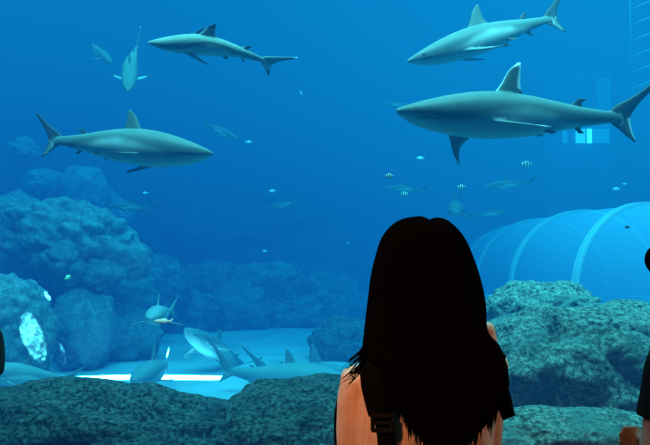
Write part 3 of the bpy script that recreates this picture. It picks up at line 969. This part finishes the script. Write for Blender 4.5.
def torso_rings(grow=0.0, rows=tors):
    rg = []
    for py, a, b, d, oy in catmull(rows, 36):
        pa, pb = W(a, py), W(b, py)
        rg.append(ell((pa.x + pb.x) / 2, YW_ + oy, pa.z, (pb.x - pa.x) / 2 + grow, d + grow, 30, 0.88))
    return rg


shL, shR = W(367, 384), W(480, 370)
elL = Vector((W(358, 490).x, YW_ + 0.03, W(358, 490).z)); elR = Vector((W(483, 476).x, YW_ + 0.06, W(483, 476).z))
wrL = elL + Vector((.07, .20, .06)); wrR = elR + Vector((-.05, .21, .12))
arm_r = [.047, .046, .041, .036]


def arm_pts(s, e): return [s + Vector((0, 0, .004)), s.lerp(e, .3), s.lerp(e, .7), e]


bm = bmesh.new()
add_loft(bm, torso_rings())
add_tube(bm, [W(424, 345) + Vector((0, .01, 0)), W(424, 318) + Vector((0, .01, 0)), headc + Vector((0, -.005, -.05))], [.055, .046, .045], 16)
head_geo(bm, headc, 1.0)
for s, e, w, sd in ((shL, elL, wrL, 1), (shR, elR, wrR, -1)):
    add_tube(bm, arm_pts(s, e), arm_r, 14)
    add_tube(bm, [e + Vector((0, -.005, 0)), e.lerp(w, .35), w], [.036, .035, .024], 14)
    hand_geo(bm, w, (w - e), Vector((0, 0, 1)) if sd < 0 else Vector((0.6, 0, .6)), 0.92, 0.7, sd)
hipz = W(420, 690).z
for q in (-1, 1):
    hx = cx + q * .085
    add_tube(bm, [(hx, YW_, hipz + .02), (hx + q * .006, YW_ + .01, .45), (hx + q * .004, YW_ - .012, .30), (hx, YW_ - .005, .09)], [.085, .054, .050, .034], 16)
    add_tube(bm, [(hx, YW_ - .04, .035), (hx, YW_ + .03, .04), (hx + q * .01, YW_ + .12, .025), (hx + q * .012, YW_ + .16, .02)], [.03, .036, .032, .018], 12)
shift(bm, root)
woman = link('person', remeshed(bm, 'person', 0.006, 3), m_skin)
woman.location = root
tag(woman, 'person with very long black hair and coral top, seen from behind', 'person')
eyes_geo(woman, headc, 1.0, 0, root)

# shirt: torso shell and short sleeves
bm = bmesh.new()
rows = [r for r in tors if 340 < r[0] < 690]
add_loft(bm, torso_rings(0.013, rows))
for s, e in ((shL, elL), (shR, elR)):
    add_tube(bm, [s + Vector((0.03 if s is shL else -.03, 0, .012)), s + Vector((0, 0, .006)), s.lerp(e, .35), s.lerp(e, .8)], [.050, .060, .057, .054], 18)
# raised shoulder seam near the neck on the far side of the hair
add_tube(bm, [W(452, 352), W(474, 336), W(485, 329), W(485, 348), W(481, 372)], [.035, .030, .022, .028, .042], 16)
shift(bm, root)
me = remeshed(bm, 'shirt', 0.006, 4)
for v in me.vertices:      # soft folds running down from the shoulder
    q = v.co
    f = noise.noise(Vector((q.x * 9 + q.z * 7, q.y * 6, q.z * 5))) * .006 + noise.noise(Vector((q.x * 22 + q.z * 16, q.y * 14, q.z * 9))) * .003
    v.co = q + v.normal * f
link('shirt', me, m_shirt, woman)
bm = bmesh.new()
rows = [r for r in tors if r[0] > 600]
add_loft(bm, torso_rings(0.006, rows))
for q in (-1, 1):
    hx = cx + q * .085
    add_tube(bm, [(hx, YW_, hipz + .06), (hx, YW_, hipz - .05), (hx + q * .006, YW_ + .01, .45), (hx + q * .004, YW_ - .012, .30), (hx, YW_ - .005, .07)], [.095, .095, .066, .062, .052], 18)
shift(bm, root)
link('trousers', remeshed(bm, 'trousers', 0.008, 3), m_denim, woman)
for q in (-1, 1):
    hx = cx + q * .085
    bm = bmesh.new()
    add_tube(bm, [(hx, YW_ - .075, .035), (hx, YW_ - .03, .05), (hx, YW_ + .04, .05), (hx + q * .01, YW_ + .12, .04), (hx + q * .012, YW_ + .18, .03)], [.026, .046, .046, .044, .024], 16, flat=.9)
    shift(bm, root)
    obj('shoe', bm, m_shoe, woman)

# hair: a shell over the skull that falls to a point down the back, with loose locks at its ends
hairrows = [  # py, left px, right px, back Y, front Y
    (216.5, 415, 428, -.03, .03), (219, 402, 443, -.065, .055), (226, 391, 453, -.092, .075), (238, 382, 463, -.108, .088), (255, 376, 471, -.116, .092), (275, 371, 478, -.118, .085), (300, 368, 484, -.116, .06),
    (325, 365, 486, -.118, .02), (335, 364, 490, -.12, .01), (345, 363, 499, -.122, .0), (362, 363, 506, -.126, -.03), (375, 376, 508, -.130, -.05), (388, 387, 508, -.132, -.07), (405, 397, 500, -.132, -.085), (420, 407, 490, -.131, -.09), (436, 418, 476, -.130, -.095), (452, 430, 462, -.128, -.105)]
bm = bmesh.new()
rings = []
nk = 120
for r_i, (py, a, b, yb, yf) in enumerate(catmull(hairrows, 70)):
    pa, pb = W(a, py, YW_ + (yb + yf) / 2), W(b, py, YW_ + (yb + yf) / 2)
    mx_, hx = (pa.x + pb.x) / 2, (pb.x - pa.x) / 2
    my, hy = YW_ + (yb + yf) / 2, (yf - yb) / 2
    ring = []
    for k in range(nk):
        th = 2 * math.pi * k / nk
        ca, sa = math.cos(th), math.sin(th)
        g = 1 + 0.020 * noise.noise(Vector((ca * 9, sa * 9, py * .006))) + 0.012 * noise.noise(Vector((ca * 26, sa * 26, py * .01)))
        part = -0.009 * math.exp(-((ca * hx - .012) / .010) ** 2) * max(0, 1 - (py - 216) / 14) if py < 230 else 0
        ring.append(Vector((mx_ + hx * g * math.copysign(abs(ca) ** .92, ca), my + hy * g * math.copysign(abs(sa) ** .92, sa), pa.z + part)) - root)
    rings.append(ring)
add_loft(bm, rings)
rnd = random.Random(3)
# locks along the fringe of the hair
for i in range(150):
    f = rnd.random()
    if f < .62:
        edge = catm1([(388), (398), (410), (424), (440), (458), (478), (494), (504)], rnd.random()); py = float(np.interp(edge, [388, 398, 410, 424, 440, 458, 478, 494, 504], [384, 396, 410, 424, 436, 432, 418, 402, 388]))
        x = edge; ln = rnd.uniform(12, 34); dx = rnd.uniform(-3, 3) + (424 + 16 - x) * .08
        pts = [W(x, py - 34, YW_ - .118), W(x + dx * .3, py - 8, YW_ - .126), W(x + dx * .7, py + ln * .5, YW_ - .128), W(x + dx, py + ln, YW_ - .128)]
        rr = rnd.uniform(.0025, .006)
    elif f < .8:   # right side wisps
        y0 = rnd.uniform(330, 372); x = np.interp(y0, [330, 372], [486, 503])
        pts = [W(x, y0, YW_ - .09), W(x + 3, y0 + 12, YW_ - .10), W(x + rnd.uniform(2, 6), y0 + 26, YW_ - .105), W(x + rnd.uniform(2, 9), y0 + rnd.uniform(32, 44), YW_ - .105)]
        rr = rnd.uniform(.002, .004)
    else:          # wisps lifting off over the near shoulder
        y0 = rnd.uniform(340, 366)
        pts = [W(366, y0, YW_ - .10), W(359, y0 + 9, YW_ - .11), W(352 + rnd.uniform(-3, 4), y0 + 15, YW_ - .115), W(344 + rnd.uniform(-6, 8), y0 + 22 + rnd.uniform(-3, 5), YW_ - .118)]
        rr = rnd.uniform(.0006, .0016)
    add_tube(bm, [Vector(q) - root for q in pts], [rr, rr, rr * .7, rr * .12], 6)
link_hair = obj('hair', bm, m_hair, woman)

# bag worn on the front, its straps over the shoulders
bag = empty('backpack', (cx, YW_ + .20, W(420, 560).z))
tag(bag, 'black bag worn on the chest of the long haired woman, strap over coral shoulder', 'bag')
bl = bag.location.copy()
bm = bmesh.new()
zb0, zb1 = W(420, 560).z, W(420, 392).z
for z, wx, dy in [(0, 0, 0)]: pass
rings = []
for t in np.linspace(0, 1, 14):
    z = zb0 + (zb1 - zb0) * t
    q = math.sin(math.pi * (.08 + .84 * t)) ** .35
    rings.append([Vector(p) - bl for p in ell(cx, YW_ + .195, z, .172 * q, .075 * q, 28, .7)])
add_loft(bm, rings)
obj('pouch', bm, m_black, bag)


def ribbon(pts, width, thick, side):
    """Flat webbing along pts; side vector(s) give its breadth."""
    bm = bmesh.new()
    rings = []
    P = [Vector(p) for p in pts]
    for i, p in enumerate(P):
        t = (P[min(i + 1, len(P) - 1)] - P[max(i - 1, 0)]).normalized()
        s = Vector(side); s = (s - t * s.dot(t)).normalized(); n = t.cross(s).normalized()
        w = width[i] if hasattr(width, '__len__') else width
        rings.append([p - bl + s * w + n * thick, p - bl - s * w + n * thick, p - bl - s * w - n * thick, p - bl + s * w - n * thick])
    add_loft(bm, rings)
    return bm


YB = YW_ - .112
pad = catmull([tuple(W(373, 362, YW_ + .03)), tuple(W(372, 356, YW_ - .04)), tuple(W(373, 364, YW_ - .092)), tuple(W(375, 384, YB)), tuple(W(379, 404, YB - .003)), tuple(W(382, 416, YB - .003))], 24)
wd = [float(np.interp(i, [0, 14, 21, 23], [.027, .028, .026, .016])) for i in range(24)]
s1 = obj('strap', ribbon(pad, wd, .007, (1, 0, 0)), m_strap, bag)
web = catmull([tuple(W(381, 412, YB - .004)), tuple(W(385, 428, YB - .004)), tuple(W(387, 450, YB - .003)), tuple(W(388, 500, YW_ - .105)), tuple(W(360, 540, YW_ - .04)), tuple(W(350, 548, YW_ + .12))], 30)
s2 = obj('webbing', ribbon(web, .018, .003, (1, 0, 0)), m_strap, s1)
bm = bmesh.new()
c0 = W(382.5, 421, YB - .012) - bl
for dz, hh in ((.010, .004), (-.004, .003), (-.018, .004)):
    add_box(bm, c0 + Vector((-.021, -.004, dz - hh)), c0 + Vector((.021, .005, dz + hh)))
for q in (-1, 1):
    add_box(bm, c0 + Vector((q * .0195 - .004, -.004, -.02)), c0 + Vector((q * .0195 + .004, .005, .012)))
bmesh.ops.bevel(bm, geom=bm.edges, offset=.0012, segments=1, affect='EDGES')
obj('buckle', bm, m_buckle, s1, smooth=False)
# the flap of the other strap sticking out past the hair
flap = catmull([tuple(W(486, 352, YW_ - .07)), tuple(W(498, 372, YW_ - .09)), tuple(W(503, 396, YW_ - .095)), tuple(W(507, 412, YW_ - .09)), tuple(W(509, 417, YW_ - .085))], 14)
obj('strap', ribbon(flap, [.012] * 5 + [.013, .014, .015, .015, .014, .014, .014, .014, .013], .003, (1, 0, .15)), m_strap, bag)
tail = catmull([tuple(W(346, 380, YW_ + .08)), tuple(W(342, 392, YW_ + .08)), tuple(W(339, 415, YW_ + .085)), tuple(W(338, 440, YW_ + .09)), tuple(W(343, 480, YW_ + .12))], 16)
obj('side_strap', ribbon(tail, [.006] * 4 + [.008, .009, .010, .011, .011, .010] + [.009] * 6, .003, (1, 0, .1)), m_strap, bag)


# ---- visitors mostly out of frame
def visitor(name, label, x, y, h, yaw, shirt_m, hair_m, hair_len, crossed=False, skin=m_skin, head_dx=0.0, head_dy=0.012, arm_y=0.0, bun=False):
    s = h / 1.62
    root = Vector((x, y, 0))
    Rz = Matrix.Rotation(yaw, 3, 'Z')
    T = lambda px, py, pz: Rz @ Vector((px * s, py * s, pz * s))
    trs = [(.82, .16, .105), (.92, .165, .10), (1.02, .135, .09), (1.12, .145, .098), (1.22, .160, .105), (1.28, .165, .098), (1.325, .135, .08), (1.355, .085, .062), (1.38, .055, .052)]

    def rings(gr, rows):
        return [[T(px, py, z) for px, py, z in ell(0, 0, z, w + gr, d + gr, 28, .88)] for z, w, d in [tuple(q) for q in catmull(rows, 30)]]
    bm = bmesh.new()
    add_loft(bm, rings(0, trs))
    hc = T(head_dx, head_dy, 1.508)
    add_tube(bm, [T(0, -.005, 1.33), T(head_dx * .5, 0, 1.40), T(head_dx, .0, 1.46)], [.052 * s, .048 * s, .046 * s], 14)
    head_geo(bm, hc, s, yaw)
    arms = []
    for q in (1, -1):
        S = T(q * .168, arm_y * .4, 1.285)
        E = T(q * .215, .015 + arm_y, 1.02)
        Wp = T(-q * .05, .17, 1.06 + .03 * q) if crossed else T(q * .15, .18, .90)
        arms.append((S, E, Wp, q))
        add_tube(bm, [S, S.lerp(E, .35), S.lerp(E, .7), E], [.050 * s, .047 * s, .042 * s, .038 * s], 14)
        add_tube(bm, [E, E.lerp(Wp, .4), Wp], [.038 * s, .037 * s, .026 * s], 14)
    for S, E, Wp, q in arms:
        other = arms[0][1] if q < 0 else arms[1][1]
        if crossed:      # the hand wraps over the other elbow
            w2 = other + T(-q * .045, .03, .012)
            add_tube(bm, [Wp, Wp.lerp(w2, .6), w2], [.027 * s, .025 * s, .024 * s], 12)
            hand_geo(bm, w2, T(-q * .15, -1, -.12), T(q, 0, 0), s * .95, .55, q)
        else:
            hand_geo(bm, Wp, Wp - E, T(-q, 0, 0), s * .95, .5, q)
    for q in (-1, 1):
        add_tube(bm, [T(q * .085, 0, .86), T(q * .09, .01, .46), T(q * .09, -.012, .3), T(q * .088, 0, .09)], [.085 * s, .055 * s, .05 * s, .035 * s], 14)
        add_tube(bm, [T(q * .088, -.04, .035), T(q * .09, .03, .04), T(q * .1, .14, .024)], [.03 * s, .036 * s, .022 * s], 12)
    p_ = link(name, remeshed(bm, name, 0.007, 3), skin)
    p_.location = root
    tag(p_, label, 'person')
    eyes_geo(p_, hc, s, yaw, (0, 0, 0))
    bm = bmesh.new()
    add_loft(bm, rings(.012, [r for r in trs if .84 < r[0] < 1.37]))
    for S, E, Wp, q in arms:
        add_tube(bm, [S + T(-q * .04, 0, .02), S + T(0, 0, .006), S.lerp(E, .2), S.lerp(E, .40)], [.05 * s, .063 * s, .062 * s, .062 * s], 16)
    link('shirt', remeshed(bm, 'shirt', .007, 4), shirt_m, p_)
    bm = bmesh.new()
    add_loft(bm, rings(.007, trs[:3]))
    for q in (-1, 1):
        add_tube(bm, [T(q * .085, 0, .90), T(q * .085, 0, .8), T(q * .09, .01, .46), T(q * .09, -.012, .3), T(q * .088, 0, .07)], [.096 * s, .096 * s, .068 * s, .064 * s, .054 * s], 16)
    link('trousers', remeshed(bm, 'trousers', .009, 3), m_denim, p_)
    for q in (-1, 1):
        bm = bmesh.new()
        add_tube(bm, [T(q * .088, -.075, .035), T(q * .088, -.03, .05), T(q * .09, .04, .05), T(q * .1, .13, .04), T(q * .1, .19, .03)], [.026 * s, .046 * s, .046 * s, .044 * s, .024 * s], 14)
        obj('shoe', bm, m_shoe, p_)
    bm = bmesh.new()
    hr = [(.124, .012, .015, -.012), (.118, .045, .052, -.012), (.10, .072, .086, -.014), (.065, .086, .104, -.018), (.02, .090, .102, -.028), (-.03, .090, .088, -.045), (-.08, .084, .070, -.058)]
    if hair_len: hr += [(-.08 - hair_len * .5, .085, .05, -.066), (-.08 - hair_len, .05, .03, -.07)]
    else: hr += [(-.10, .06, .04, -.06)]
    rg = []
    for z, w, d, oy in [tuple(q) for q in catmull(hr, 34)]:
        ring = []
        for k in range(64):
            th = 2 * math.pi * k / 64
            g = 1 + .03 * noise.noise(Vector((math.cos(th) * 7, math.sin(th) * 7, z * 3)))
            ring.append(hc + Rz @ (Vector((w * g * math.cos(th), oy + d * g * math.sin(th), z)) * s))
        rg.append(ring)
    add_loft(bm, rg)
    if bun: add_ball(bm, hc + Rz @ (Vector((0, -.122, .015)) * s), .042 * s, 20, 14)
    obj('hair', bm, hair_m, p_)
    return p_


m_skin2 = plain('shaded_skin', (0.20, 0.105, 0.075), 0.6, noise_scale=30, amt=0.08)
m_hair2 = plain('dark_brown_hair', (0.022, 0.018, 0.012), 0.6, spec=0.15, noise_scale=30, amt=.5)
Yv = 1.46
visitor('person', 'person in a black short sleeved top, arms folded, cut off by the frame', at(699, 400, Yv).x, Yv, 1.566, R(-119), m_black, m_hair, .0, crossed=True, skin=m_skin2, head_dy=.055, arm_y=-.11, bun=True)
Yc = 1.9
visitor('person', 'short dark haired person at the edge beside the rock pile, almost wholly cut off', at(-43, 400, Yc).x, Yc, 1.277, R(119), m_black, m_hair2, 0.0, head_dy=-.025, arm_y=.05)

# ------------------------------------------------------------------ light
def area(name, loc, size, power, col, rot=(0, 0, 0), spread=None, size_y=None):
    d = bpy.data.lights.new(name, 'AREA')
    d.energy = power; d.color = col; d.size = size
    if size_y: d.shape = 'RECTANGLE'; d.size_y = size_y
    if spread is not None: d.spread = spread
    o = bpy.data.objects.new(name, d); COL.objects.link(o)
    o.location = loc; o.rotation_euler = rot
    return o


area('tank_skylight', (1.0, 8.0, 8.9), 18, 10800, (0.55, 1.0, 1.0), size_y=11)
# unseen fill light added behind the top of the window
area('front_fill_light', (0.5, 3.2, 6.4), 9, 1900, (0.5, 1.0, 1.0), rot=(R(44), 0, 0), size_y=1.0, spread=R(115))
# shafts of sun: the streak on the sand, the dappled patches on the rocks
a = at(148, 377, 7.95)
area('sun_streak', (a.x, 4.45, 4.9), 1.75, 480, (1, 1, 0.95), spread=R(1.5), size_y=0.09, rot=(R(35), 0, 0))


def dapple(loc, target, power, size, scale):
    d = bpy.data.lights.new('sun_dapple', 'SPOT')
    d.energy = power; d.spot_size = size; d.spot_blend = 0.15; d.shadow_soft_size = 0.01; d.color = (0.85, 1, 0.95)
    o = bpy.data.objects.new('sun_dapple', d); COL.objects.link(o)
    o.location = loc
    o.rotation_euler = (Vector(target) - Vector(loc)).to_track_quat('-Z', 'Y').to_euler()
    d.use_nodes = True
    nt = d.node_tree
    em = next(n for n in nt.nodes if n.type == 'EMISSION')
    tc = N(nt, 'ShaderNodeTexCoord'); vo = N(nt, 'ShaderNodeTexNoise', inp={'Scale': scale, 'Detail': 4.0, 'Roughness': .7})
    L(nt, tc.outputs['Normal'], vo.inputs['Vector'])
    L(nt, maprange(nt, vo.outputs[0], 0.40, 0.66, 0.10, 1.8), em.inputs['Strength'])
    return o


def rock_at(px, py):
    """Point of the nearest rock surface in that direction."""
    o = Vector((0, 0, CAM_Z)); d = (at(px, py, 5.0) - o).normalized(); best = None
    for r in rocks:
        ok, loc, nn, _ = r.ray_cast(o - r.location, d)
        if ok and (best is None or (loc + r.location - o).length < best[0]): best = ((loc + r.location - o).length, loc + r.location)
    return best[1] if best else at(px, py, 6.5)


for (px, py, pw, sz, sx, tw) in ((32, 334, 22000, 6.4, .5, 18), (60, 352, 14000, 4.0, .38, 20)):
    q = rock_at(px, py)
    o = dapple(q + Vector((0.9, -3.0, 1.9)), q, pw, R(sz), 190)
    o.scale = (sx, 1, 1); o.rotation_mode = 'XYZ'
    o.rotation_euler.rotate_axis('Z', R(tw))

# warm ceiling spots in the visitors' hall
warm = area('warm_hall_lamp', (-1.3, -0.35, 2.9), 0.25, 2.6, (1.0, 0.48, 0.21), spread=R(40))
warm.rotation_euler = (Vector((0.06, 1.35, 1.22)) - warm.location).to_track_quat('-Z', 'Y').to_euler()

warm2 = area('warm_hall_lamp', (1.9, -0.5, 2.9), 0.25, 1.3, (1.0, 0.45, 0.22), spread=R(50))
warm2.rotation_euler = (Vector((0.42, 1.4, 1.2)) - warm2.location).to_track_quat('-Z', 'Y').to_euler()

w = bpy.data.worlds.new('world'); scene.world = w
w.use_nodes = True
bg = w.node_tree.nodes.get('Background') or w.node_tree.nodes.new('ShaderNodeBackground')
bg.inputs[0].default_value = (0, 0, 0, 1); bg.inputs[1].default_value = 0.0

scene.view_settings.view_transform = 'Standard'
scene.view_settings.look = 'None'
scene.cycles.use_denoising = True
scene.cycles.max_bounces = 6
scene.cycles.diffuse_bounces = 3
scene.cycles.transparent_max_bounces = 12
scene.cycles.volume_bounces = 0
